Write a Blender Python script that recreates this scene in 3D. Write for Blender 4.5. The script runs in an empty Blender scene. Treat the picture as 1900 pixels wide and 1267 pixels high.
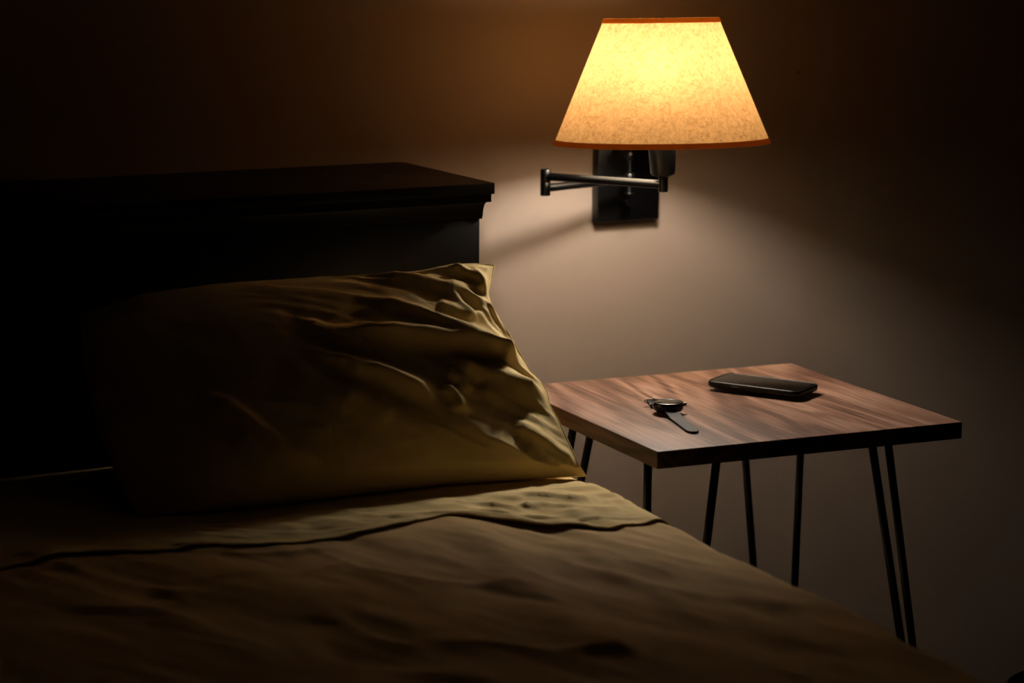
import bpy, bmesh, math, random
import numpy as np
from mathutils import Vector, Matrix

# ------------------------------------------------------------------ camera, world, exposure
scene = bpy.context.scene
COL = scene.collection
PI = math.pi

cam_data = bpy.data.cameras.new('camera')
cam = bpy.data.objects.new('camera', cam_data)
COL.objects.link(cam)
cam_data.sensor_fit = 'HORIZONTAL'
cam_data.sensor_width = 36.0
cam_data.lens = 85.02                      # an 85 mm lens on full frame
cam_data.clip_start = 0.05
_fw = Vector((.46914642, .86406022, -.18248715))
_rt = Vector((.87951511, -.47579733, .0082407))
_up = Vector((.07970644, .1643663, .98317264))
M = Matrix.Identity(4)
for i in range(3):
    M[i][0], M[i][1], M[i][2] = _rt[i], _up[i], -_fw[i]
M.translation = (0.0, -3.52, 1.41)
cam.matrix_world = M
cam_data.dof.use_dof = True
cam_data.dof.focus_distance = 3.52
cam_data.dof.aperture_fstop = 3.4
cam_data.dof.aperture_blades = 9
scene.camera = cam

world = bpy.data.worlds.new('night')
scene.world = world
world.use_nodes = True
world.node_tree.nodes['Background'].inputs[0].default_value = (0.0, 0.0, 0.0, 1)
world.node_tree.nodes['Background'].inputs[1].default_value = 0.0

scene.view_settings.view_transform = 'Standard'
scene.view_settings.look = 'None'
scene.view_settings.exposure = 0.0
scene.view_settings.gamma = 1.0
scene.view_settings.use_curve_mapping = False

BULB_STRENGTH = 385.0                      # the only lamp that burns in the room

# ------------------------------------------------------------------ helpers
def tag(o, label=None, cat=None, group=None, kind=None):
    if label: o['label'] = label
    if cat: o['category'] = cat
    if group: o['group'] = group
    if kind: o['kind'] = kind
    return o

def empty(name, loc=(0, 0, 0), rotz=0.0):
    o = bpy.data.objects.new(name, None)
    COL.objects.link(o)
    o.location = loc
    o.rotation_euler = (0, 0, rotz)
    o.empty_display_size = .05
    return o

def link(name, bm, mat, parent=None, smooth=True, world_space=False, angle=None):
    """turn a bmesh into ONE object; with world_space the coordinates are world ones"""
    me = bpy.data.meshes.new(name)
    bmesh.ops.recalc_face_normals(bm, faces=bm.faces)
    bm.to_mesh(me)
    bm.free()
    for p in me.polygons: p.use_smooth = smooth
    if smooth and angle is not None:
        try: me.set_sharp_from_angle(angle=math.radians(angle))
        except Exception: pass
    me.materials.append(mat)
    o = bpy.data.objects.new(name, me)
    COL.objects.link(o)
    if parent is not None:
        o.parent = parent
        if world_space:
            bpy.context.view_layer.update()
            o.matrix_parent_inverse = parent.matrix_world.inverted()
    return o

def box_bm(x0, x1, y0, y1, z0, z1, bevel=0.0, seg=2, bm=None):
    own = bmesh.new()
    vs = [own.verts.new((x, y, z)) for x in (x0, x1) for y in (y0, y1) for z in (z0, z1)]
    for f in ((0, 1, 3, 2), (4, 6, 7, 5), (0, 4, 5, 1), (2, 3, 7, 6), (0, 2, 6, 4), (1, 5, 7, 3)):
        own.faces.new([vs[i] for i in f])
    if bevel > 0:
        bmesh.ops.bevel(own, geom=own.edges[:], offset=bevel, segments=seg, affect='EDGES', profile=.5)
    if bm is None: return own
    me = bpy.data.meshes.new('tmp'); own.to_mesh(me); own.free()
    bm.from_mesh(me); bpy.data.meshes.remove(me)
    return bm

def lathe_bm(profile, seg=48, origin=(0, 0, 0), axis=(0, 0, 1), bm=None, close=False):
    """profile: list of (radius, height) turned about an axis"""
    bm = bm or bmesh.new()
    ax = Vector(axis).normalized()
    a = ax.cross(Vector((0, 1, 0)))
    if a.length < 1e-4: a = ax.cross(Vector((1, 0, 0)))
    a.normalize(); b = ax.cross(a); o = Vector(origin)
    rows = []
    for r, h in [(float(p[0]), float(p[1])) for p in profile]:
        if r < 1e-6: rows.append([bm.verts.new(o + ax*h)])
        else: rows.append([bm.verts.new(o + ax*h + r*(math.cos(2*PI*k/seg)*a + math.sin(2*PI*k/seg)*b)) for k in range(seg)])
    pairs = list(zip(rows[:-1], rows[1:]))
    if close: pairs.append((rows[-1], rows[0]))
    for p, q in pairs:
        for k in range(seg):
            k2 = (k+1) % seg
            if len(p) == 1 and len(q) == 1: continue
            if len(p) == 1: bm.faces.new((p[0], q[k], q[k2]))
            elif len(q) == 1: bm.faces.new((p[k], q[0], p[k2]))
            else: bm.faces.new((p[k], q[k], q[k2], p[k2]))
    return bm

def tube_bm(pts, r, seg=16, caps=True, closed=False, bm=None):
    bm = bm or bmesh.new()
    P = [Vector(p) for p in pts]
    n = len(P)
    rows = []
    ref = Vector((0, 0, 1))
    for i, p in enumerate(P):
        if closed: d = P[(i+1) % n] - P[i-1]
        else: d = P[min(i+1, n-1)] - P[max(i-1, 0)]
        d.normalize()
        if abs(d.dot(ref)) > .95: ref = Vector((1, 0, 0)) if abs(d.x) < .9 else Vector((0, 1, 0))
        a = (ref - d*ref.dot(d)).normalized(); b = d.cross(a); ref = a
        rr = r[i] if isinstance(r, (list, tuple)) else r
        rows.append([bm.verts.new(p + rr*(math.cos(2*PI*k/seg)*a + math.sin(2*PI*k/seg)*b)) for k in range(seg)])
    prs = list(zip(rows[:-1], rows[1:]))
    if closed: prs.append((rows[-1], rows[0]))
    for p, q in prs:
        for k in range(seg):
            bm.faces.new((p[k], q[k], q[(k+1) % seg], p[(k+1) % seg]))
    if caps and not closed:
        bm.faces.new(rows[0]); bm.faces.new(rows[-1])
    return bm

def grid_bm(X, bm=None):
    """X: array (n, m, 3) of points"""
    bm = bm or bmesh.new()
    n, m = X.shape[:2]
    vs = [[bm.verts.new(tuple(X[i, j])) for j in range(m)] for i in range(n)]
    for i in range(n-1):
        for j in range(m-1):
            bm.faces.new((vs[i][j], vs[i+1][j], vs[i+1][j+1], vs[i][j+1]))
    return bm, vs

def rounded_rect(w, h, r, seg=6):
    out = []
    for sx, sy, a0 in ((1, 1, 0), (-1, 1, 90), (-1, -1, 180), (1, -1, 270)):
        for k in range(seg+1):
            t = math.radians(a0 + 90*k/seg)
            out.append((sx*(w/2-r) + r*math.cos(t), sy*(h/2-r) + r*math.sin(t)))
    return out

def loft_bm(rings, caps=True, bm=None):
    bm = bm or bmesh.new()
    rows = [[bm.verts.new(p) for p in ring] for ring in rings]
    n = len(rows[0])
    for p, q in zip(rows[:-1], rows[1:]):
        for k in range(n):
            bm.faces.new((p[k], p[(k+1) % n], q[(k+1) % n], q[k]))
    if caps:
        bm.faces.new(rows[0]); bm.faces.new(rows[-1])
    return bm

# value noise with numpy, for the cloth
def _hash(ix, iy, seed):
    h = (ix*374761393 + iy*668265263 + seed*974634777) & 0xFFFFFFFF
    h = ((h ^ (h >> 13))*1274126177) & 0xFFFFFFFF
    return ((h ^ (h >> 16)) & 0xFFFF)/65535.0*2-1
def vnoise(x, y, seed=0):
    x = np.asarray(x, float); y = np.asarray(y, float)
    ix = np.floor(x).astype(np.int64); iy = np.floor(y).astype(np.int64)
    fx, fy = x-ix, y-iy
    fx = fx*fx*fx*(fx*(fx*6-15)+10); fy = fy*fy*fy*(fy*(fy*6-15)+10)
    a, b = _hash(ix, iy, seed), _hash(ix+1, iy, seed)
    c, d = _hash(ix, iy+1, seed), _hash(ix+1, iy+1, seed)
    return (a*(1-fx)+b*fx)*(1-fy)+(c*(1-fx)+d*fx)*fy
def fbm(x, y, seed=0, octaves=3):
    s, amp = 0, 1.0
    for k in range(octaves):
        s = s + amp*vnoise(x*2**k+17.3*k, y*2**k-9.1*k, seed+k); amp *= .5
    return s
def ridged(x, y, seed=0):
    return 1-np.abs(vnoise(x, y, seed))*2
def fold_field(px, py, folds, sx=1.0, sy=1.0):
    """height of a set of drawn folds: (height mm, half width mm, [(u, v) ...])"""
    h = np.zeros_like(px)
    for a, w, pts in folds:
        P = np.array(pts)*np.array([sx, sy])
        seg = np.linalg.norm(np.diff(P, axis=0), axis=1)
        L = seg.sum(); acc = 0
        best = np.full(px.shape, 1e9); pos = np.zeros(px.shape)
        for k in range(len(P)-1):
            d = P[k+1]-P[k]
            t = np.clip(((px-P[k, 0])*d[0]+(py-P[k, 1])*d[1])/max(seg[k]**2, 1e-12), 0, 1)
            q = np.hypot(px-P[k, 0]-t*d[0], py-P[k, 1]-t*d[1])
            m = q < best
            best = np.where(m, q, best); pos = np.where(m, (acc+t*seg[k])/L, pos)
            acc += seg[k]
        taper = np.clip(np.minimum(pos, 1-pos)*5+.25, 0, 1)
        ww = w*.001*(.6+.4*taper)
        h += a*.001*taper*np.exp(-(best/ww)**2)
    return h

# ------------------------------------------------------------------ materials
def mat(name, color, rough=.6, metallic=0.0, spec=.5, bump=None, vary=None, coat=0.0, sheen=0.0):
    """principled material; vary=(scale, amount) mottles the colour, bump=(scale, strength, distance)"""
    m = bpy.data.materials.new(name); m.use_nodes = True
    nt = m.node_tree; b = nt.nodes['Principled BSDF']
    b.inputs['Base Color'].default_value = (*color, 1)
    b.inputs['Roughness'].default_value = rough
    b.inputs['Metallic'].default_value = metallic
    b.inputs['Specular IOR Level'].default_value = spec
    b.inputs['Coat Weight'].default_value = coat
    if sheen: b.inputs['Sheen Weight'].default_value = sheen
    tc = nt.nodes.new('ShaderNodeTexCoord')
    if vary:
        n = nt.nodes.new('ShaderNodeTexNoise'); n.inputs['Scale'].default_value = vary[0]; n.inputs['Detail'].default_value = 4
        nt.links.new(tc.outputs['Object'], n.inputs['Vector'])
        mx = nt.nodes.new('ShaderNodeMix'); mx.data_type = 'RGBA'
        mx.inputs['A'].default_value = (*[c*(1-vary[1]) for c in color], 1)
        mx.inputs['B'].default_value = (*[min(1, c*(1+vary[1])) for c in color], 1)
        nt.links.new(n.outputs['Fac'], mx.inputs['Factor'])
        nt.links.new(mx.outputs['Result'], b.inputs['Base Color'])
    if bump:
        n2 = nt.nodes.new('ShaderNodeTexNoise'); n2.inputs['Scale'].default_value = bump[0]; n2.inputs['Detail'].default_value = 3
        nt.links.new(tc.outputs['Object'], n2.inputs['Vector'])
        bp = nt.nodes.new('ShaderNodeBump'); bp.inputs['Strength'].default_value = bump[1]; bp.inputs['Distance'].default_value = bump[2]
        nt.links.new(n2.outputs['Fac'], bp.inputs['Height']); nt.links.new(bp.outputs['Normal'], b.inputs['Normal'])
    return m

def fabric_mat(name, color, spec=.2):
    m = mat(name, color, rough=.85, spec=spec, vary=(9, .06))
    nt = m.node_tree; b = nt.nodes['Principled BSDF']
    tc = nt.nodes['Texture Coordinate'] if 'Texture Coordinate' in nt.nodes else nt.nodes.new('ShaderNodeTexCoord')
    w = []
    for k, ax in enumerate(('X', 'Y')):
        t = nt.nodes.new('ShaderNodeTexWave'); t.bands_direction = ax; t.inputs['Scale'].default_value = 520
        t.inputs['Distortion'].default_value = .8; t.inputs['Detail'].default_value = 1
        nt.links.new(tc.outputs['Object'], t.inputs['Vector']); w.append(t)
    ad = nt.nodes.new('ShaderNodeMath'); ad.operation = 'ADD'
    nt.links.new(w[0].outputs['Fac'], ad.inputs[0]); nt.links.new(w[1].outputs['Fac'], ad.inputs[1])
    bp = nt.nodes.new('ShaderNodeBump'); bp.inputs['Strength'].default_value = .12; bp.inputs['Distance'].default_value = .0004
    nt.links.new(ad.outputs[0], bp.inputs['Height']); nt.links.new(bp.outputs['Normal'], b.inputs['Normal'])
    return m

def wood_mat(name, dark, mid, light, rough=.5, grain_axis='Y', spec=.35):
    m = bpy.data.materials.new(name); m.use_nodes = True
    nt = m.node_tree; b = nt.nodes['Principled BSDF']; L = nt.links
    b.inputs['Roughness'].default_value = rough; b.inputs['Specular IOR Level'].default_value = spec
    tc = nt.nodes.new('ShaderNodeTexCoord')
    def mapped(sx, sy, sz, loc=(0, 0, 0)):
        mp = nt.nodes.new('ShaderNodeMapping')
        s = (sx, sy, sz) if grain_axis == 'Y' else (sy, sx, sz)
        mp.inputs['Scale'].default_value = s; mp.inputs['Location'].default_value = loc
        L.new(tc.outputs['Object'], mp.inputs['Vector']); return mp
    def noise(mp, scale, detail=4, dist=0, rough_=.55):
        n = nt.nodes.new('ShaderNodeTexNoise'); n.inputs['Scale'].default_value = scale; n.inputs['Detail'].default_value = detail
        n.inputs['Distortion'].default_value = dist; n.inputs['Roughness'].default_value = rough_
        L.new(mp.outputs[0], n.inputs['Vector']); return n
    # cathedral figure: rings of a stretched, warped field
    big = noise(mapped(5.5, 1.1, 5.5, (.3, .1, 0)), 1.0, 2, .6)
    mul = nt.nodes.new('ShaderNodeMath'); mul.operation = 'MULTIPLY'; mul.inputs[1].default_value = 62
    L.new(big.outputs['Fac'], mul.inputs[0])
    sn = nt.nodes.new('ShaderNodeMath'); sn.operation = 'SINE'; L.new(mul.outputs[0], sn.inputs[0])
    fine = noise(mapped(150, 5, 150), 1.0, 5, .4, .65)
    pores = noise(mapped(420, 16, 420), 1.0, 2, 0)
    patch = noise(mapped(11, 2.0, 11, (1.7, 0, 0)), 1.0, 3, .5)
    def madd(a, fa, b_, fb):
        x = nt.nodes.new('ShaderNodeMath'); x.operation = 'MULTIPLY'; x.inputs[1].default_value = fa; L.new(a, x.inputs[0])
        y = nt.nodes.new('ShaderNodeMath'); y.operation = 'MULTIPLY_ADD'; y.inputs[1].default_value = fb
        L.new(b_, y.inputs[0]); L.new(x.outputs[0], y.inputs[2]); return y.outputs[0]
    v = madd(sn.outputs[0], .10, fine.outputs['Fac'], .55)
    v = madd(v, 1.0, pores.outputs['Fac'], .28)
    v = madd(v, 1.0, patch.outputs['Fac'], .42)
    cr = nt.nodes.new('ShaderNodeValToRGB')
    e = cr.color_ramp.elements
    e[0].position = .46; e[0].color = (*dark, 1)
    e[1].position = .80; e[1].color = (*light, 1)
    k = e.new(.62); k.color = (*mid, 1)
    L.new(v, cr.inputs['Fac']); L.new(cr.outputs['Color'], b.inputs['Base Color'])
    bp = nt.nodes.new('ShaderNodeBump'); bp.inputs['Strength'].default_value = .25; bp.inputs['Distance'].default_value = .0004
    L.new(pores.outputs['Fac'], bp.inputs['Height']); L.new(bp.outputs['Normal'], b.inputs['Normal'])
    return m

def shade_mat(name, trans, refl, mottled=True, forward=.035):
    """parchment lit from behind: light passes through (translucent) and scatters back (diffuse)"""
    m = bpy.data.materials.new(name); m.use_nodes = True
    nt = m.node_tree; L = nt.links
    nt.nodes.remove(nt.nodes['Principled BSDF']); out = nt.nodes['Material Output']
    tr = nt.nodes.new('ShaderNodeBsdfTranslucent'); df = nt.nodes.new('ShaderNodeBsdfDiffuse')
    tr.inputs['Color'].default_value = (*trans, 1); df.inputs['Color'].default_value = (*refl, 1)
    ad = nt.nodes.new('ShaderNodeAddShader')
    L.new(tr.outputs[0], ad.inputs[0]); L.new(df.outputs[0], ad.inputs[1])
    # thin paper also scatters forward: a wide rough lobe straight through
    rf = nt.nodes.new('ShaderNodeBsdfRefraction'); rf.inputs['Roughness'].default_value = 1.0; rf.inputs['IOR'].default_value = 1.5
    rf.inputs['Color'].default_value = (*[x*forward for x in trans], 1)
    ad2 = nt.nodes.new('ShaderNodeAddShader'); L.new(ad.outputs[0], ad2.inputs[0]); L.new(rf.outputs[0], ad2.inputs[1])
    L.new(ad2.outputs[0], out.inputs['Surface'])
    tc = nt.nodes.new('ShaderNodeTexCoord')
    def noise(scale, detail, dist, src=None):
        n = nt.nodes.new('ShaderNodeTexNoise'); n.inputs['Scale'].default_value = scale; n.inputs['Detail'].default_value = detail
        n.inputs['Distortion'].default_value = dist; n.inputs['Roughness'].default_value = .6
        L.new(src or tc.outputs['Object'], n.inputs['Vector']); return n
    if mottled:
        a = noise(230, 5, 1.2); b = noise(90, 3, 1.0)
        c = nt.nodes.new('ShaderNodeMath'); c.operation = 'MULTIPLY_ADD'; c.inputs[1].default_value = .6
        h = nt.nodes.new('ShaderNodeMath'); h.operation = 'MULTIPLY'; h.inputs[1].default_value = .4
        L.new(b.outputs['Fac'], h.inputs[0]); L.new(a.outputs['Fac'], c.inputs[0]); L.new(h.outputs[0], c.inputs[2])
        cr = nt.nodes.new('ShaderNodeValToRGB'); e = cr.color_ramp.elements
        e[0].position = .34; e[0].color = (trans[0]*.62, trans[1]*.54, trans[2]*.4, 1)
        e[1].position = .66; e[1].color = (trans[0]*1.18, trans[1]*1.22, trans[2]*1.3, 1)
        k = e.new(.47); k.color = (trans[0]*.95, trans[1]*.93, trans[2]*.9, 1)
        L.new(c.outputs[0], cr.inputs['Fac']); L.new(cr.outputs['Color'], tr.inputs['Color'])
        sc_ = nt.nodes.new('ShaderNodeMix'); sc_.data_type = 'RGBA'; sc_.blend_type = 'MULTIPLY'; sc_.inputs['Factor'].default_value = 1
        sc_.inputs['B'].default_value = (forward, forward, forward, 1)
        L.new(cr.outputs['Color'], sc_.inputs['A']); L.new(sc_.outputs['Result'], rf.inputs['Color'])
        c2 = nt.nodes.new('ShaderNodeValToRGB'); e = c2.color_ramp.elements     # the same fibres seen in the paper itself
        e[0].position = .36; e[0].color = (*[x*.6 for x in refl], 1)
        e[1].position = .64; e[1].color = (*[x*1.25 for x in refl], 1)
        L.new(c.outputs[0], c2.inputs['Fac']); L.new(c2.outputs['Color'], df.inputs['Color'])
    else:
        w = nt.nodes.new('ShaderNodeTexNoise'); w.inputs['Scale'].default_value = 300
        L.new(tc.outputs['Object'], w.inputs['Vector'])
        mx = nt.nodes.new('ShaderNodeMix'); mx.data_type = 'RGBA'
        mx.inputs['A'].default_value = (*[x*.7 for x in trans], 1); mx.inputs['B'].default_value = (*[x*1.3 for x in trans], 1)
        L.new(w.outputs['Fac'], mx.inputs['Factor']); L.new(mx.outputs['Result'], tr.inputs['Color'])
    return m

def emit_mat(name, color, strength):
    m = bpy.data.materials.new(name); m.use_nodes = True
    nt = m.node_tree; nt.nodes.remove(nt.nodes['Principled BSDF'])
    e = nt.nodes.new('ShaderNodeEmission'); e.inputs['Color'].default_value = (*color, 1); e.inputs['Strength'].default_value = strength
    nt.links.new(e.outputs[0], nt.nodes['Material Output'].inputs['Surface'])
    return m

MAT = dict(
    wall=mat('taupe wall paint', (.275, .203, .152), rough=.75, spec=.25, bump=(240, .06, .001), vary=(3, .03)),
    ceiling=mat('brown ceiling paint', (.05, .037, .024), rough=.9, spec=.1),
    floor=wood_mat('dark floor boards', (.02, .012, .008), (.04, .025, .016), (.06, .04, .026), rough=.4, grain_axis='X'),
    espresso=mat('espresso stained wood', (.0055, .0036, .0027), rough=.45, spec=.22, vary=(14, .25), bump=(160, .05, .0005)),
    fabric=fabric_mat('khaki cotton', (.82, .61, .27)),
    blanket=fabric_mat('brown khaki cotton', (.66, .43, .18)),
    mattress=fabric_mat('white ticking', (.6, .57, .5)),
    table=wood_mat('walnut laminate', (.090, .043, .028), (.200, .105, .070), (.335, .198, .140), rough=.48, spec=.2),
    edge=wood_mat('shaded walnut laminate', (.035, .017, .012), (.075, .038, .026), (.12, .064, .046), rough=.5, spec=.15),  # the tabletop walnut darkened, shade of the side faces put into the colour
    leg=mat('black powder coated steel', (.012, .012, .013), rough=.35, spec=.5, bump=(600, .05, .0003)),
    bronze=mat('oil rubbed bronze', (.0012, .0010, .0010), rough=.30, spec=.5, vary=(90, .15)),
    shade=shade_mat("parchment lamp shade", (.064, .0312, .0098), (.46, .38, .28)),
    trim=shade_mat('shade binding tape', (.17, .055, .008), (.05, .015, .004), mottled=False, forward=.2),
    bulb=emit_mat('lit frosted bulb', (1.0, .94, .86), BULB_STRENGTH),
    white=mat('white plastic', (.7, .68, .62), rough=.4),
    case=mat('black rubber phone case', (.004, .004, .004), rough=.42, spec=.28, bump=(500, .03, .0002)),
    glass=mat('dark phone screen glass', (.005, .0045, .004), rough=.08, spec=.5, vary=(20, .1)),
    chrome=mat('polished copper toned steel', (.62, .44, .36), rough=.16, metallic=1.0),
    watchblack=mat('black watch steel', (.016, .014, .013), rough=.22, metallic=.6, spec=.6),
    dial=mat('dark watch glass', (.035, .032, .022), rough=.12, spec=.6, vary=(40, .1)),
    strap=mat('charcoal rubber strap', (.018, .016, .018), rough=.55, spec=.3),
    bin=mat('black glossy plastic', (.006, .006, .007), rough=.22, spec=.5),
    brass=mat('dark nail steel', (.01, .008, .006), rough=.5, metallic=.6),
)
# tiny raised dots on the rubber strap
def _strap_dots():
    nt = MAT['strap'].node_tree; b = nt.nodes['Principled BSDF']
    tc = nt.nodes.new('ShaderNodeTexCoord'); v = nt.nodes.new('ShaderNodeTexVoronoi'); v.inputs['Scale'].default_value = 620
    v.inputs['Randomness'].default_value = 0.05
    nt.links.new(tc.outputs['Object'], v.inputs['Vector'])
    bp = nt.nodes.new('ShaderNodeBump'); bp.inputs['Strength'].default_value = .9; bp.inputs['Distance'].default_value = .0008; bp.invert = True
    nt.links.new(v.outputs['Distance'], bp.inputs['Height']); nt.links.new(bp.outputs['Normal'], b.inputs['Normal'])
_strap_dots()

# ------------------------------------------------------------------ the room
FLOOR_Z = -.12
tag(link('wall_back', box_bm(-2.4, 5.2, 0, .12, FLOOR_Z, 2.40), MAT['wall'], smooth=False), 'plain taupe painted bedroom wall behind the bed and lamp', None, kind='structure')
tag(link('floor', box_bm(-2.4, 5.2, -4.2, .12, FLOOR_Z-.08, FLOOR_Z), MAT['floor'], smooth=False), 'dark wooden bedroom floor', None, kind='structure')
tag(link('ceiling', box_bm(-2.4, 5.2, -4.2, .12, 2.40, 2.50), MAT['ceiling'], smooth=False), 'plain brown painted bedroom ceiling', None, kind='structure')

# ------------------------------------------------------------------ cloth data: drawn folds
PILLOW_FOLDS = [
    (6, 6, [(0.945, 0.967), (0.965, 0.904), (1.0, 0.829)]),
    (10, 10, [(0.885, 0.996), (0.917, 0.95), (0.953, 0.912), (0.98, 0.867), (1.0, 0.804)]),
    (7, 8, [(0.885, 0.875), (0.917, 0.862), (0.953, 0.846), (0.985, 0.842)]),
    (15, 15, [(0.69, 0.954), (0.792, 0.908), (0.863, 0.858), (0.93, 0.817), (0.963, 0.771), (1.0, 0.729)]),
    (10, 11, [(0.883, 0.817), (0.893, 0.771), (0.905, 0.733), (0.91, 0.688), (0.978, 0.738)]),
    (17, 16, [(0.655, 0.779), (0.718, 0.738), (0.768, 0.683), (0.82, 0.629), (0.858, 0.6), (0.938, 0.537), (0.998, 0.533)]),
    (9, 14, [(0.83, 0.742), (0.86, 0.729), (0.88, 0.7), (0.9, 0.658)]),
    (18, 16, [(0.535, 0.613), (0.63, 0.583), (0.748, 0.575), (0.853, 0.546), (0.935, 0.529), (0.955, 0.496), (0.98, 0.45)]),
    (16, 15, [(0.48, 0.5), (0.545, 0.425), (0.618, 0.371), (0.675, 0.317), (0.695, 0.267)]),
    (10, 11, [(0.745, 0.404), (0.775, 0.367), (0.792, 0.312)]),
    (10, 12, [(0.74, 0.342), (0.755, 0.275), (0.755, 0.221)]),
    (13, 17, [(0.775, 0.45), (0.835, 0.412), (0.885, 0.392), (0.938, 0.379), (0.983, 0.375)]),
    (7, 16, [(0.82, 0.333), (0.905, 0.338), (0.97, 0.317)]),
    (9, 16, [(0.875, 0.217), (0.907, 0.171), (0.96, 0.104), (1.0, 0.062)]),
    (5, 18, [(0.802, 0.129), (0.873, 0.079), (0.945, 0.042)]),
    (14, 14, [(0.208, 0.4), (0.265, 0.271), (0.32, 0.142), (0.39, 0.067)]),
    (7, 16, [(0.495, 0.338), (0.545, 0.271), (0.585, 0.188)]),
    (5, 14, [(0.24, 0.221), (0.268, 0.117), (0.285, 0.033)]),
    (7, 8, [(1.0, 0.65), (0.99, 0.6), (0.917, 0.467), (0.885, 0.404)]),
    (9, 14, [(0.478, 0.675), (0.53, 0.562), (0.58, 0.504)]),
    (7, 16, [(0.4, 0.446), (0.463, 0.346), (0.505, 0.25)]),
]
SHEET_FOLDS = [
    (7, 34, [(1.3797, -0.8302), (1.3737, -0.9379), (1.3315, -1.1015), (1.2973, -1.2503), (1.2794, -1.3626), (1.2668, -1.4819)]),
    (4, 14, [(1.1726, -0.968), (1.1983, -1.0166), (1.2389, -1.0721), (1.2853, -1.0955)]),
    (5, 14, [(1.0675, -1.086), (1.0697, -1.1815), (1.0809, -1.2617), (1.1246, -1.2984)]),
    (4, 12, [(0.9921, -0.9475), (1.0579, -0.9458), (1.1149, -0.9569), (1.1862, -0.9384)]),
    (4, 14, [(1.0965, -1.2477), (1.1658, -1.3049), (1.2241, -1.3634), (1.2777, -1.4119)]),
    (5, 20, [(1.4627, -1.0446), (1.4468, -1.1379), (1.4481, -1.2166), (1.4363, -1.2851), (1.4399, -1.374)]),
    (6, 24, [(1.2767, -1.2375), (1.28, -1.3346), (1.2759, -1.4224)]),
    (3, 16, [(1.4899, -0.8942), (1.5056, -0.9585), (1.5312, -1.0528), (1.5214, -1.1508)]),
    (5, 16, [(0.8731, -1.051), (0.9142, -1.1027), (0.9375, -1.1743), (0.9599, -1.2432)]),
    (4, 14, [(0.8644, -0.7763), (0.887, -0.8596), (0.9254, -0.9309), (0.9755, -0.99)]),
    (4, 10, [(1.0241, -0.7911), (1.0713, -0.8433), (1.1357, -0.8757), (1.2062, -0.8731)]),
    (4, 18, [(0.8255, -0.9635), (0.8974, -1.0319), (0.9431, -1.1173)]),
    (5, 20, [(0.9983, -1.2908), (1.0513, -1.3587), (1.1139, -1.404)]),
    (5, 22, [(1.0009, -1.1467), (0.9947, -1.2609), (0.9784, -1.335)]),
    (3, 22, [(1.5618, -1.1333), (1.5447, -1.2477), (1.5392, -1.3594)]),
]
CUFF_FOLDS = [
    (4, 7, [(1.6154, -0.7578), (1.6344, -0.7605), (1.6513, -0.7802)]),
    (3, 7, [(1.5695, -0.7551), (1.5904, -0.7678)]),
    (4, 8, [(1.5678, -0.8072), (1.6025, -0.8071), (1.6254, -0.8141), (1.6373, -0.8245)]),
    (4, 6, [(1.5926, -0.8391), (1.611, -0.8569)]),
    (6, 7, [(1.5358, -0.8342), (1.5586, -0.852), (1.5832, -0.8664), (1.6061, -0.8651)]),
    (4, 9, [(1.6209, -0.6844), (1.641, -0.6897), (1.6413, -0.7133)]),
    (3, 7, [(1.632, -0.8219), (1.6398, -0.8649), (1.6431, -0.9049)]),
    (6, 8, [(1.2379, -0.7235), (1.3314, -0.7275), (1.4079, -0.7373), (1.4206, -0.7979)]),
    (4, 6, [(1.2263, -0.7841), (1.2761, -0.7886), (1.3305, -0.7847)]),
    (4, 7, [(1.3333, -0.6779), (1.3816, -0.6796), (1.4308, -0.67)]),
    (5, 6, [(1.425, -0.7894), (1.4615, -0.8439), (1.5208, -0.8946)]),
    (3, 8, [(1.5195, -0.7371), (1.5492, -0.7858), (1.6111, -0.8167)]),
    (4, 6, [(1.4479, -0.724), (1.4693, -0.768), (1.5124, -0.8115)]),
    (3, 8, [(1.0939, -0.7379), (1.1459, -0.7336), (1.1927, -0.7673)]),
    (3, 8, [(0.9517, -0.7258), (1.0221, -0.7318), (1.0642, -0.7628)]),
]
# --- pillow base surface: Coons patch between the four seam curves, inflated -------------
P_RIGHT = np.array([(1.646, -0.432, 0.8738), (1.6337, -0.4485, 0.8586), (1.6163, -0.4701, 0.8393), (1.6135, -0.4838, 0.8265), (1.6171, -0.5054, 0.806), (1.6229, -0.5277, 0.7848), (1.6264, -0.5507, 0.7634), (1.6302, -0.5744, 0.7414), (1.6397, -0.5859, 0.7302), (1.6416, -0.6032, 0.7145), (1.6364, -0.619, 0.7009), (1.639, -0.6363, 0.6854), (1.6396, -0.6572, 0.6671), (1.6396, -0.6788, 0.6485), (1.6392, -0.7011, 0.6294), (1.6495, -0.7015, 0.6146)])[::-1]
P_TOP = np.array([(1.046, -0.345, 0.8311), (1.128, -0.3575, 0.855), (1.2339, -0.3734, 0.8636), (1.3576, -0.3915, 0.8654), (1.4686, -0.4074, 0.8664), (1.5333, -0.4165, 0.8704), (1.5823, -0.4233, 0.8784), (1.6152, -0.4278, 0.8776), (1.646, -0.432, 0.8738)])
P_BOTTOM = np.array([(1.0241, -0.6259, 0.6146), (1.1003, -0.6455, 0.6146), (1.1792, -0.6536, 0.6146), (1.3068, -0.6529, 0.6146), (1.45, -0.654, 0.6146), (1.5548, -0.6753, 0.6146), (1.6143, -0.6909, 0.6146), (1.6495, -0.7015, 0.6146)])
P_LEFT = np.array([(1.046, -0.345, 0.8311), (1.0273, -0.4187, 0.7663), (1.0195, -0.4925, 0.6995), (1.0153, -0.5663, 0.657), (1.0241, -0.6259, 0.6146)])[::-1]
def curve_at(pts, t):
    d = np.concatenate([[0], np.cumsum(np.linalg.norm(np.diff(pts, axis=0), axis=1))])
    d /= d[-1]
    return np.stack([np.interp(t, d, pts[:, k]) for k in range(3)], -1)
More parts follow.
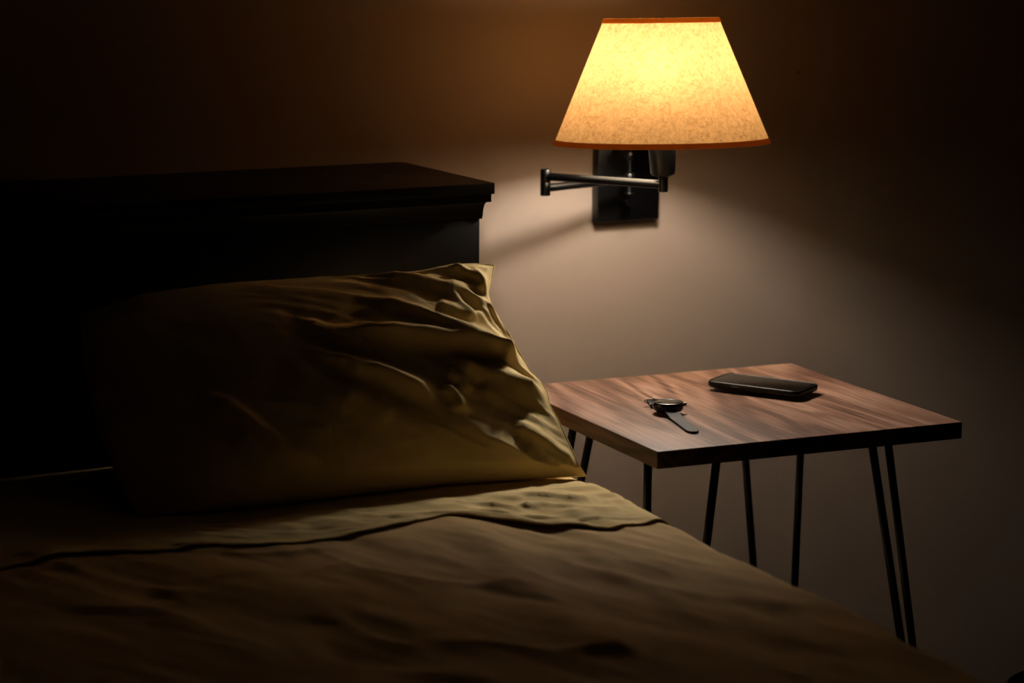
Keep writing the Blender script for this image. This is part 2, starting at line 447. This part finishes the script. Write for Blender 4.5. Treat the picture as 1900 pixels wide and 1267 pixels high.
def pillow_base(s, t, side):
    """s, t arrays in 0..1; side 1 = front face, -1 = back face; returns points and the offset direction"""
    L, R_ = curve_at(P_LEFT, t), curve_at(P_RIGHT, t)
    B, T_ = curve_at(P_BOTTOM, s), curve_at(P_TOP, s)
    s1, t1 = s[..., None], t[..., None]
    c00, c10, c01, c11 = P_BOTTOM[0], P_BOTTOM[-1], P_TOP[0], P_TOP[-1]
    mid = (1-s1)*L + s1*R_ + (1-t1)*B + t1*T_ - ((1-s1)*(1-t1)*c00 + s1*(1-t1)*c10 + (1-s1)*t1*c01 + s1*t1*c11)
    es = np.clip(4*s*(1-s), 0, 1)
    et = np.clip(4*t*(1-t), 0, 1)
    prof = (es**np.where(s > .5, .62+.30*np.clip((s-.5)*4, 0, 1), .62))*(et**.55)
    # the corners stay flat: pull the profile down near each of them
    for cs in (0, 1):
        for ct in (0, 1):
            prof = prof*(1-.75*np.exp(-(((s-cs)*.63)**2+((t-ct)*.42)**2)/.055**2))
    if side > 0:
        n = np.array([-.03, -.62, .78]); amp = .070*(1.10-.25*t)
    else:
        # the back lies on the bed for a hand's breadth and then leans up against the headboard
        bot, top = curve_at(P_BOTTOM, s), curve_at(P_TOP, s)
        heel = np.stack([.7*bot[..., 0]+.3*top[..., 0], np.full(s.shape, -.345), np.full(s.shape, .6152)], -1)
        a1 = np.clip(t/.45, 0, 1)[..., None]; a2 = np.clip((t-.45)/.55, 0, 1)[..., None]
        wedge = (bot*(1-a1)+heel*a1)*(1-a2)+top*a2
        w = np.clip(es*1.6, 0, 1)[..., None]**.6
        return mid*(1-w)+wedge*w, np.array([0, .8, -.5])
    n = n/np.linalg.norm(n)
    return mid + (prof*amp)[..., None]*n, n

# ------------------------------------------------------------------ bed: headboard, mattress, rails
BED_TOP = .61
bed = tag(empty('bed', (.8, -1.2, FLOOR_Z)), 'dark espresso bed with a deep moulded headboard against the wall, khaki bedding on it', 'bed')
XR, XL = 1.6849, .02                       # right and left ends of the headboard box
YF = -.3116                                # its front
def hb_box(o, z0, z1, bm=None, bev=.001):
    return box_bm(XL-o, XR+o, YF-o, -.012, z0, z1, bev, 2, bm)
hbm = box_bm(XL, XR, YF+.012, -.012, FLOOR_Z, .963, .002)
headboard = link('headboard', hbm, MAT['espresso'], bed, smooth=True, world_space=True, angle=40)
def cap_bm():
    bm = box_bm(XL-.0167, XR+.0167, YF-.0167, -.010, .9641, .9808, .0012)
    return bm
link('top_board', cap_bm(), MAT['espresso'], headboard, world_space=True, angle=40)
# the cove moulding under the top board: profile swept round three sides
prof = [(.0, .9641), (.0127, .9641), (.0127, .9518), (.0083, .9514)]
for k in range(0, 9):
    t = k/8*PI/2
    prof.append((.0083-.0050*math.sin(t), .9514-.0220*(1-math.cos(t))))
prof += [(.0028, .9290), (.0028, .9257), (.0, .9257)]
bm = bmesh.new()
rows = []
for o, z in prof:
    rows.append([bm.verts.new(p) for p in ((XL-o, -.012, z), (XL-o, YF-o, z), (XR+o, YF-o, z), (XR+o, -.012, z))])
for p, q in zip(rows[:-1], rows[1:]):
    for k in range(3): bm.faces.new((p[k], p[k+1], q[k+1], q[k]))
link('cove_moulding', bm, MAT['espresso'], headboard, smooth=True, world_space=True, angle=35)
# framed front: stiles, rails and four recessed panels
for nm, (x0, x1, z0, z1) in dict(
        top_rail=(XL, XR, .830, .9260), bottom_rail=(XL, XR, .30, .40)).items():
    link(nm, box_bm(x0, x1, YF, YF+.013, z0, z1, .0015), MAT['espresso'], headboard, world_space=True, angle=40)
for x0 in (XL, .40, .79, 1.19, XR-.075):
    link('stile', box_bm(x0, x0+.075, YF, YF+.013, .40, .830, .0015), MAT['espresso'], headboard, world_space=True, angle=40)

MXL = .10
def x_edge(y):                              # right edge of the mattress top; it lies slightly askew in the frame
    return np.interp(-np.asarray(y), [.33, .6858, .7881, .9358, 1.1251, 1.3103, 1.4671, 1.5864, 2.40],
                     [1.6700, 1.6600, 1.6530, 1.6470, 1.6400, 1.6310, 1.6180, 1.6075, 1.553])-.004
# mattress
def ring_m(z, inset):
    out = []
    ys = np.linspace(-2.36+inset, -.335-inset, 30)
    for y in ys: out.append((float(x_edge(y))-.014-inset, float(y), z))
    for y in ys[::-1]: out.append((MXL+inset, float(y), z))
    return out
mb = loft_bm([ring_m(.36, .03), ring_m(.375, .008), ring_m(.40, 0), ring_m(.565, 0), ring_m(.585, .006), ring_m(.597, .022), ring_m(.600, .05)])
link('mattress', mb, MAT['mattress'], bed, world_space=True, angle=50)
for x0, x1 in ((.10, .135), (1.475, 1.51)):
    link('side_rail', box_bm(x0, x1, -2.36, YF-.002, .22, .357, .004), MAT['espresso'], bed, world_space=True, angle=40)
link('slat_base', box_bm(.136, 1.474, -2.34, YF-.003, .335, .3585, .003), MAT['espresso'], bed, world_space=True, angle=40)
link('footboard', box_bm(.08, 1.53, -2.405, -2.365, FLOOR_Z, .50, .004), MAT['espresso'], bed, world_space=True, angle=40)
for x0 in (.10, 1.45):
    for y0 in (-2.35, -.40):
        link('leg', box_bm(x0, x0+.06, y0, y0+.06, FLOOR_Z, .221, .003), MAT['espresso'], bed, world_space=True, angle=40)

# ------------------------------------------------------------------ bed sheet with its turned-back cuff
CUFF_LINE = np.array([(0.1, -0.75), (0.6, -0.78), (0.7913, -0.7923), (0.8896, -0.7701), (1.0214, -0.798), (1.1556, -0.8289), (1.253, -0.8375), (1.3439, -0.8117), (1.3892, -0.8069), (1.429, -0.8544), (1.4792, -0.9097), (1.5442, -0.9393), (1.6466, -0.9358), (1.72, -0.935)])
def cuff_y(x):
    k = [-.02, -.01, 0, .01, .02]
    return sum(np.interp(np.asarray(x)+d, CUFF_LINE[:, 0], CUFF_LINE[:, 1]) for d in k)/len(k)

def body_wrinkle(x, y):
    h = fold_field(x, y, SHEET_FOLDS)
    # soft creases running down the bed, slightly across it
    u = x*.94+y*.34; v = -x*.34+y*.94
    h = h+.0042*fbm(u*9, v*3.2, 5, 3)+.0022*fbm(u*26, v*8, 11, 2)+.0016*ridged(u*17, v*4.5, 23)
    hump = .006*np.exp(-(((x-1.345)/.075)**2+((y+.865)/.07)**2))
    h = h+.0011*ridged(u*30+.6*vnoise(u*9, v*9, 7), v*7, 29)+.0005*ridged(u*60, v*22, 31)
    rest = .04+.96*np.clip((-y-.70)/.08, 0, 1)      # pressed flat below the pillow
    return (h+hump)*rest
def cuff_wrinkle(x, y):
    h = .6*fold_field(x, y, [(a_, w_*1.35, p_) for a_, w_, p_ in CUFF_FOLDS])
    # tight creases along the cuff (running along x with a slight slope)
    u = x*.90-y*.44; v = x*.44+y*.90
    w = vnoise(u*5, v*5, 91)
    h = h+.0028*ridged(u*5+w, v*36+1.6*w, 41)+.0018*ridged(u*9+w, v*78+2*w, 43)+.0012*fbm(u*18, v*60, 47, 2)+.0014*fbm(u*6, v*9, 53, 2)
    return h
R_EDGE = .030
def drape(x, y, lift, wr, xe):
    """x runs past the mattress edge: the cloth turns over it and hangs"""
    flat = np.minimum(x, xe-R_EDGE)
    over = np.maximum(x-(xe-R_EDGE), 0)
    arc = R_EDGE*PI/2
    a = np.clip(over/R_EDGE, 0, PI/2)
    hang = np.maximum(over-arc, 0)
    X = flat+np.sin(a)*(R_EDGE+lift)
    Z = BED_TOP-R_EDGE+np.cos(a)*(R_EDGE+lift)-hang
    fade = np.exp(-hang/.12)
    X = X+np.sin(a)*(wr*.7+.010*np.sin(y*17)*np.clip(hang/.15, 0, 1))
    Z = Z+np.cos(a)*wr
    return X, Z

sheet = None
ys = np.concatenate([np.linspace(-2.363, -1.78, 50)[:-1], np.arange(-1.78, -.335, .0045)])
xs = np.concatenate([np.linspace(-1.57, -1.1, 30)[:-1], np.arange(-1.1, .065, .0044), np.linspace(.066, .27, 26)])
YY, DX = np.meshgrid(ys, xs)
XE = x_edge(YY)
XX = XE+DX
wr = np.maximum(body_wrinkle(XX, YY), -.0065)
X_, Z_ = drape(XX, YY, .0, wr, XE)
bm, _ = grid_bm(np.stack([X_, YY, Z_], -1))
sheet = link('blanket', bm, MAT['blanket'])
tag(sheet, 'brown khaki blanket spread over the bed in the foreground', 'blanket')

# the cuff: a strip from the headboard end to the fold line, with a thickness
xs2 = np.concatenate([np.linspace(-1.55, -.95, 50)[:-1], np.arange(-.95, .0501, .0036), np.linspace(.054, .20, 18)])
vs2 = np.concatenate([np.linspace(0, .9, 84), 1-.1*np.linspace(1, 0, 18)[1:]**1.5])
DX2, VV = np.meshgrid(xs2, vs2, indexing='ij')
y1 = cuff_y(x_edge(-.88)+DX2)
YY2 = -.345*(1-VV)+y1*VV
XE2 = x_edge(YY2)
XX2 = XE2+DX2
under = np.maximum(body_wrinkle(XX2, YY2), -.0065)
edge_roll = np.clip((1-VV)/.05, 0, 1)**.5
top = under*.9+.0032+cuff_wrinkle(XX2, YY2)*(.45+.55*edge_roll)*np.clip(VV/.1, .3, 1)*(.45+.55*np.clip((XE2-XX2-.01)/.06, 0, 1))
rest = np.clip((-YY2-.695)/.06, 0, 1)              # pressed flat below the pillow
gap = .0014+.0016*rest
top = under+gap+(top-under-gap)*(.04+.96*rest)
top = np.maximum(top, under+gap)
wave = .0015*np.exp(-((1-VV)/.12)**2)*(1+np.sin(XX2*31))
top = top+wave
Xc, Zc = drape(XX2, YY2, .0004, top, XE2)
G = np.stack([Xc, YY2, Zc], -1)
bm, vv = grid_bm(G)
# close the rolled edge down towards the sheet
n = len(xs2); last = [vv[i][-1] for i in range(n)]
prev = last
for dy, dz in ((-.0008, -.0008), (-.0006, -.0016), (.003, -.0019), (.012, -.0018)):
    cur = [bm.verts.new((p.co.x, p.co.y, 0)) for p in last]
    for i in range(n):
        a = min(max((DX2[i, -1]+R_EDGE)/R_EDGE, 0), PI/2)
        cur[i].co = (last[i].co.x+dz*math.sin(a), last[i].co.y+dy, last[i].co.z+dz*math.cos(a))
    for i in range(n-1): bm.faces.new((prev[i], prev[i+1], cur[i+1], cur[i]))
    prev = cur
cuff = link('bed_sheet', bm, MAT['fabric'])
tag(cuff, 'creased lighter khaki bed sheet folded back over the blanket below the pillow', 'bed sheet')

# ------------------------------------------------------------------ pillow
NS, NT = 250, 140
def ease(n): 
    u = np.linspace(0, 1, n)
    return .5-.5*np.cos(PI*u)*(1-.0) if False else u+.045*np.sin(2*PI*u)*-1
S, T = np.meshgrid(ease(NS), ease(NT), indexing='ij')
F, nf = pillow_base(S, T, 1)
B, nb = pillow_base(S, T, -1)
fx, fy = S*.63, T*.40
hf = fold_field(fx, fy, PILLOW_FOLDS, .63, .40)
q = vnoise(fx*7, fy*7, 3)
u = fx*.82+fy*.57; v = -fx*.57+fy*.82      # folds drop from upper left to lower right
u2 = fx*.85-fy*.53; v2 = fx*.53+fy*.85
right = np.clip((S-.35)/.5, 0, 1)
hf = hf+(.0025+.0055*right)*fbm(u2*5+q*.4, v2*17+q*.8, 71, 3)*np.clip(T*3, .2, 1)+.0012*fbm(fx*34, fy*34, 77, 2)*(.5+.5*right)
hf = hf+(.0014*ridged(u2*13+q, v2*42+q*1.5, 83)+.0006*ridged(u*30, v*50, 87))*(.4+.6*right)
border = np.clip(np.minimum(np.minimum(S, 1-S)*.63, np.minimum(T, 1-T)*.40)/.012, 0, 1)
F = F+(hf*(.35+.65*border)*np.clip(border+.2, 0, 1))[..., None]*nf*np.where(border > 0, 1, 0)[..., None]
bm, vf = grid_bm(F)
n1, n2 = NS, NT
vb = [[None]*n2 for _ in range(n1)]
for i in range(n1):
    for j in range(n2):
        vb[i][j] = vf[i][j] if i in (0, n1-1) or j in (0, n2-1) else bm.verts.new(tuple(B[i, j]))
for i in range(n1-1):
    for j in range(n2-1):
        bm.faces.new((vb[i][j], vb[i][j+1], vb[i+1][j+1], vb[i+1][j]))
pillow = link('pillow', bm, MAT['fabric'])
tag(pillow, 'creased khaki pillow leaning against the dark headboard with one pointed corner up', 'pillow')
# the seam piping round the case
loop = [F[-1, j] for j in range(0, n2, 2)]+[F[i, -1] for i in range(n1-1, -1, -2)]+[F[0, j] for j in range(n2-1, -1, -2)]
clean = [loop[0]]
for p in loop[1:]:
    if np.linalg.norm(p-clean[-1]) > .0015: clean.append(p)
link('pillowcase_seam', tube_bm([tuple(p) for p in clean], .0009, 6), MAT['fabric'], pillow)

# ------------------------------------------------------------------ side table on hairpin legs
TANG = math.radians(-3.95)
table = tag(empty('side_table', (1.9796, -.5599, 0), TANG), 'square walnut side table on black hairpin legs between bed and wall', 'side table')
TW, TD, TZ = .500, .482, .66
tb = box_bm(-TW/2, TW/2, -TD/2, TD/2, TZ-.0245, TZ, .0008, 1)
top_o = link('tabletop', tb, MAT['table'], table, smooth=False)
top_o.data.materials.append(MAT['edge'])          # side faces: same walnut, with their shade painted in as darker colour
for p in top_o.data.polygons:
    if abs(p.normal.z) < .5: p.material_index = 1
la, lb, lc, ls = .1225, .0505, .0105, -.0126
for sx, sy in ((-1, -1), (1, -1), (1, 1), (-1, 1)):
    f = lambda x, y, z: (sx*(TW/2-x), sy*(TD/2-y), z)
    z0 = .0062
    A1, A2 = Vector(f(la, lb, TZ-.0245)), Vector(f(lb, la, TZ-.0245))
    B1, B2 = Vector(f(lc-ls, lc+ls, z0)), Vector(f(lc+ls, lc-ls, z0))
    k_ = (TZ-.0245-FLOOR_Z-.0062)/(TZ-.0245-.0062)   # the rods run on down to the floor
    B1, B2 = A1.lerp(B1, k_), A2.lerp(B2, k_)
    pts = [A1, A1.lerp(B1, .5), A1.lerp(B1, .94)]
    c1, c2 = A1.lerp(B1, .94), A2.lerp(B2, .94)
    low = (B1+B2)/2; out_ = Vector((sx, sy, 0)).normalized()*.001
    for k in range(1, 12):                 # the bend at the foot
        t = k/12; a = PI*t
        mid = c1.lerp(c2, .5-.5*math.cos(a))
        drop = (c1.z-low.z)*math.sin(a)
        base = mid+(low+out_-(c1+c2)/2)*math.sin(a)
        pts.append(Vector((base.x, base.y, mid.z-drop)))
    pts += [c2, A2.lerp(B2, .5), A2]
    leg = link('leg', tube_bm([tuple(p) for p in pts], .0061, 14), MAT['leg'], table)
    # screw plate under the top
    pv = [Vector(f(la+.02, lb-.025, 0)), Vector(f(la+.02, lb+.02, 0)), Vector(f(lb+.02, la+.02, 0)), Vector(f(lb-.025, la+.02, 0)), Vector(f(lb-.025, lb-.025, 0))]
    link('mounting_plate', loft_bm([[(p.x, p.y, TZ-.0245-.0032) for p in pv], [(p.x, p.y, TZ-.0246) for p in pv]]), MAT['leg'], leg, smooth=False)

# ------------------------------------------------------------------ phone
phone = tag(empty('phone', (2.0725, -.5100, TZ), math.radians(-60.0)), 'smartphone in a thick black case lying screen up on the walnut side table', 'phone')
PL, PW = .1575, .0800
z0 = .0052; th = .0105
def rr(l, w, r, z): return [(x, y, z) for x, y in rounded_rect(l, w, r, 8)]
rings = [rr(PL-.010, PW-.010, .009, z0), rr(PL-.005, PW-.005, .0115, z0+.0006), rr(PL-.0015, PW-.0015, .0132, z0+.0022), rr(PL, PW, .014, z0+.0045),
         rr(PL, PW, .014, z0+.0072), rr(PL-.0010, PW-.0010, .0135, z0+.0092), rr(PL-.0028, PW-.0028, .0125, z0+.0104), rr(PL-.0046, PW-.0046, .0116, z0+.0105),
         rr(PL-.0062, PW-.0062, .0108, z0+.0098), rr(PL-.0068, PW-.0068, .0105, z0+.0088)]
link('case', loft_bm(rings), MAT['case'], phone)
sc = [rr(PL-.0070, PW-.0070, .0104, z0+.0088), rr(PL-.0072, PW-.0072, .0103, z0+.0098), rr(PL-.0080, PW-.0080, .0100, z0+.01015), rr(PL-.0100, PW-.0100, .0090, z0+.0103)]
link('screen', loft_bm(sc), MAT['glass'], phone)['label'] = 'dark glass screen, switched off'
link('camera_bump', loft_bm([[(x-.052*0, y, 0.0001) for x, y in rounded_rect(.034, .034, .008)], [(x, y, z0+.0004) for x, y in rounded_rect(.036, .036, .009)]]), MAT['case'], phone)
link('charging_port', box_bm(PL/2-.0012, PL/2+.0002, -.0046, .0046, z0+.0040, z0+.0068, .0006), MAT['leg'], phone)
for s in (-1, 1):
    link('speaker_slot', box_bm(PL/2-.0012, PL/2+.0002, s*.017-.006, s*.017+.006, z0+.0046, z0+.0062, .0005), MAT['leg'], phone)
link('side_button', box_bm(-.035, -.018, -PW/2-.0006, -PW/2+.001, z0+.0040, z0+.0066, .0005), MAT['case'], phone)

# ------------------------------------------------------------------ watch
watch = tag(empty('wristwatch', (1.8597, -.5770, TZ), math.radians(-106.5)), 'round black smartwatch lying open on its charcoal rubber strap on the side table', 'watch')
# local x points to the tip of the strap, y to the crown side
R_W = .0228
zc = .0052
link('watch_case', lathe_bm([(0, zc-.0014), (.0170, zc-.0014), (.0198, zc-.0006), (.0219, zc+.0018), (R_W, zc+.0050), (R_W+.0003, zc+.0088), (R_W, zc+.0102), (.0220, zc+.0113), (.0211, zc+.0119), (.0203, zc+.0117)], 64), MAT['watchblack'], watch)
bez = link('bezel', lathe_bm([(.0216, zc+.0112), (.0216, zc+.0118), (.0210, zc+.0124), (.0202, zc+.0122), (.0200, zc+.0117)], 64), MAT['watchblack'], watch)
link('dial', lathe_bm([(.0203, zc+.0117), (.0195, zc+.01225), (.012, zc+.0125), (0, zc+.0126)], 64), MAT['dial'], watch)['label'] = 'dark watch face'
ang = math.radians(82)                     # the crown, on the side away from the bed
d = Vector((math.cos(ang), math.sin(ang), 0))
o = d*(R_W-.0012)+Vector((0, 0, zc+.0080))
link('crown', lathe_bm([(0, 0), (.0020, 0), (.0020, .0018), (.0032, .0019), (.0032, .0046), (.0026, .0052), (0, .0053)], 20, o, d), MAT['chrome'], watch)
def strap_bm(path, widths, th):
    """path: (x, z of the middle, tilt) along the strap; rounded cross section"""
    rings = []
    for (x, z), w in zip(path, widths):
        ring = [(x, y, z+h) for y, h in rounded_rect(w, th, th*.42, 4)]
        rings.append(ring)
    return loft_bm(rings)
def along(xs, zf): return [(x, zf(x)) for x in xs]
# long half with the pointed tip, towards the viewer
xs = np.concatenate([np.linspace(.0165, .120, 40), .120+np.array([.006, .011, .015, .0178, .0192])])
def zl(x): return .0019+.0068*math.exp(-((x-.0165)/.016)**1.4)
wd = [.0222-.0032*min(1, max(0, (x-.0165)/.06)) for x in xs[:40]]+[.0186, .0170, .0140, .0098, .0050]
link('long_strap', strap_bm(along(xs, zl), wd, .0032), MAT['strap'], watch)
# buckle half, bent a little sideways and curled up at its end
def side(x): return -.0105*min(1, max(0, (-x-.0165)/.040))**1.6
path, wd = [], []
for x in np.linspace(-.0165, -.040, 16):
    path.append((float(x), .0021+.0066*math.exp(-((-x-.0165)/.013)**1.4))); wd.append(.0222-.0022*((-x-.0165)/.0235))
for k in range(1, 10):
    t = k/9*.95
    path.append((-.040-.0135*math.sin(t), .0021+.0120*(1-math.cos(t)))); wd.append(.0200)
rings = [[(x, y+side(x), z+h) for y, h in rounded_rect(w, .0036, .0015, 4)] for (x, z), w in zip(path, wd)]
link('short_strap', loft_bm(rings), MAT['strap'], watch)
bx, bz = path[-1]; by = side(bx)
fr = [(bx+.003, by-.0118, bz), (bx-.0050, by-.0118, bz+.0010), (bx-.0066, by-.008, bz+.0012), (bx-.0066, by+.008, bz+.0012), (bx-.0050, by+.0118, bz+.0010), (bx+.003, by+.0118, bz)]
bk = link('buckle', tube_bm(fr, .0015, 10), MAT['watchblack'], watch)
link('buckle_tongue', tube_bm([(bx+.003, by, bz+.0024), (bx, by, bz+.0062), (bx-.0055, by, bz+.0044)], .0012, 8), MAT['chrome'], bk)
for s in (-1, 1):
    link('strap_pin', lathe_bm([(0, 0), (.0018, 0), (.0018, .0024), (0, .0026)], 14, (bx+.002, by+s*.0105, bz), (0, s, 0)), MAT['chrome'], bk)
for x in (-.029, -.037):
    z = .0021+.0066*math.exp(-((-x-.0165)/.013)**1.4)
    ring = [(x, y+side(x), z+h) for y, h in rounded_rect(.0238, .0060, .0022, 5)]
    link('strap_keeper', tube_bm(ring, .0012, 8, closed=True), MAT['strap'], watch)

# ------------------------------------------------------------------ swing arm wall lamp
lamp = tag(empty('wall_lamp', (2.124, 0, .95)), 'swing-arm bedside wall lamp, lit, with parchment cone shade and dark bronze arm', 'lamp')
W = dict(world_space=True)
link('backplate', box_bm(2.0628, 2.1853, -.021, -.0004, .8620, 1.012, .0022, 3), MAT['bronze'], lamp, angle=40, **W)
link('bracket', tube_bm([(2.0945, -.018, .980), (2.0945, -.074, .980)], .0062, 16), MAT['bronze'], lamp, angle=40, **W)
PX_, PY_ = 2.0945, -.0700
rod = link('pivot_post', lathe_bm([(0, .9120), (.0024, .9120), (.0037, .9142), (.0037, .9176), (.0031, .920), (.0031, .9715), (.0056, .973), (.0066, .9745), (.0066, .9845), (.0056, .986), (0, .9865)], 24, (PX_, PY_, 0)), MAT['bronze'], lamp, angle=45, **W)
link('washer', lathe_bm([(0, .9158), (.0070, .9158), (.0074, .9165), (.0070, .9172), (0, .9174)], 28, (PX_, PY_, 0)), MAT['bronze'], rod, angle=45, **W)
link('switch_knob', lathe_bm([(0, 0), (.0032, 0), (.0032, .010), (.0050, .0104), (.0055, .012), (.0055, .0185), (.0045, .0198), (0, .0200)], 20, (2.1148, -.0205, .8955), (0, -1, 0)), MAT['bronze'], lamp, angle=45, **W)
EL = (1.9036, -.1230)
JT = (2.0184, -.2978)
arm1 = link('swing_arm', tube_bm([(PX_, PY_, .9402), (EL[0], EL[1], .9402)], .0066, 24), MAT['bronze'], lamp, angle=50, **W)
link('arm_collar', lathe_bm([(.0033, .9310), (.0082, .9310), (.0087, .9318), (.0087, .9488), (.0082, .9496), (.0033, .9496)], 28, (PX_, PY_, 0)), MAT['bronze'], arm1, angle=45, **W)
arm2 = link('swing_arm', tube_bm([(EL[0], EL[1], .9592), (JT[0], JT[1], .9592)], .0067, 24), MAT['bronze'], lamp, angle=50, **W)
link('elbow_joint', lathe_bm([(0, .9282), (.0076, .9282), (.0083, .9290), (.0083, .9494), (.0080, .9498), (.0083, .9502), (.0083, .9702), (.0076, .9710), (.003, .9714), (0, .9714)], 32, (EL[0], EL[1], 0)), MAT['bronze'], lamp, angle=45, **W)
link('lamp_joint', lathe_bm([(0, .9480), (.0071, .9480), (.0077, .9488), (.0077, .9725), (0, .9727)], 32, (JT[0], JT[1], 0)), MAT['bronze'], lamp, angle=45, **W)
SB = Vector((2.0115, -.3020, 1.0246)); SA = Vector((.0032, .0497, 1)).normalized()
cup_o = Vector((2.0178, -.2978, .9713))
cup_ax = (SB+SA*.02-cup_o).normalized()
link('socket_cup', lathe_bm([(0, 0), (.0084, 0), (.0183, .0045), (.0196, .0067), (.0220, .0430), (.0220, .0560), (.0203, .0560), (.018, .050), (0, .050)], 40, cup_o, cup_ax), MAT['bronze'], lamp, angle=35, **W)
HB = .113                                  # bulb centre above the bottom of the shade
BO = SB-SA*.004; BA = (SB+SA*HB+Vector((-.006, 0, 0))-BO).normalized()   # the bulb leans a little towards the bed
bulb_base = link('bulb_collar', lathe_bm([(0, -.006), (.0135, -.006), (.0135, .012), (.0150, .022), (.0150, .045), (.0180, HB-.047), (.0215, HB-.040)], 40, BO, BA), MAT['white'], lamp, angle=50, **W)
prof = [(.0215, HB-.040), (.0258, HB-.028), (.0288, HB-.015), (.0298, HB-.006), (.0300, HB+.002)]
for k in range(1, 13):
    t = k/12*PI/2
    prof.append((.0300*math.cos(t), HB+.002+.0290*math.sin(t)))
prof[-1] = (0, HB+.031)
link('bulb', lathe_bm(prof, 40, BO, BA), MAT['bulb'], lamp, **W)
SH, RB, RT = .1952, .1704, .0896
def r_at(h): return RB+(RT-RB)*h/SH
hs = np.linspace(.001, SH-.001, 24)
shade = link('lamp_shade', lathe_bm([(r_at(h)-.0006, h) for h in hs], 128, SB, SA), MAT['shade'], lamp, **W)
def band(h0, h1, inside):
    # cloth tape glued over the outside of the rim
    hs_ = np.linspace(h0, h1, 5)
    return [(r_at(h)+.0007+.0004*math.sin(PI*k/4), h) for k, h in enumerate(hs_)]
link('lower_trim', lathe_bm(band(.0004, .0088, 0), 128, SB, SA), MAT['trim'], shade, **W)['label'] = 'rust brown binding along the bottom rim'
link('upper_trim', lathe_bm(band(SH-.0070, SH+.0004, 0), 128, SB, SA), MAT['trim'], shade, **W)['label'] = 'rust brown binding along the top rim'
# wire fitter: ring in the top rim, three spokes and a clip that grips the bulb
fb = bmesh.new()
a = SA.cross(Vector((0, 1, 0))).normalized(); b = SA.cross(a)
def sp(r, t, h):
    r, t, h = float(r), float(t), float(h)
    return SB+SA*h+(a*math.cos(t)+b*math.sin(t))*r
def cl(r, t, h): return sp(r, t, h)-SA*float(h)-SB+BO+BA*float(h)
tube_bm([sp(RT-.0028, 2*PI*k/64, SH-.002) for k in range(64)], .0013, 8, closed=True, bm=fb)
for k in range(3):
    t = 2*PI*k/3+.5
    tube_bm([sp(RT-.003, t, SH-.002), sp(.04, t, SH-.010), sp(.010, t, SH-.012)], .0013, 8, bm=fb)
lathe_bm([(0, SH-.014), (.0115, SH-.014), (.0120, SH-.010), (.006, SH-.0085), (.0058, SH-.0015), (.0040, SH+.0012), (0, SH+.0020)], 24, SB, SA, bm=fb)
for k in range(2):
    t = PI*k/2
    loop = [cl(.0335*math.sin(x)*1.0, t if x >= 0 else t+PI, HB+.010+.028*math.cos(x)) for x in np.linspace(0, 2.0, 14)]
    tube_bm(loop, .0009, 6, bm=fb)
    loop = [cl(.0335*math.sin(x), t+PI, HB+.010+.028*math.cos(x)) for x in np.linspace(0, 2.0, 14)]
    tube_bm(loop, .0009, 6, bm=fb)
tube_bm([cl(0, 0, HB+.036), sp(0, 0, SH-.012)], .0022, 10, bm=fb)
link('shade_fitter', fb, MAT['bronze'], lamp, angle=45, **W)

# ------------------------------------------------------------------ small things at the edges of the photograph
tag(link('wall_nail', lathe_bm([(0, 0), (.0008, 0), (.0008, .004), (.0022, .0042), (.0022, .0052), (0, .0056)], 14, (2.4781, .001, 1.1039), (.35, -1, -.2)), MAT['brass']), 'tiny dark nail in the upper wall to the right of the lamp', 'nail')
bn = tag(empty('waste_bin', (2.3985, -.8985, 0)), 'black glossy bin on the floor right of the side table, mostly out of frame', 'bin')
link('bin_body', lathe_bm([(0, FLOOR_Z), (.082, FLOOR_Z), (.086, FLOOR_Z+.003), (.1135, .236), (.1110, .236), (.0835, FLOOR_Z+.006), (0, FLOOR_Z+.006)], 64), MAT['bin'], bn, angle=40)
link('bin_rim', lathe_bm([(.1110, .2365), (.1125, .2350), (.1155, .2350), (.1180, .2385), (.1180, .2450), (.1160, .2490), (.1130, .2500), (.1105, .2480)], 64, close=True), MAT['bin'], bn, angle=50)
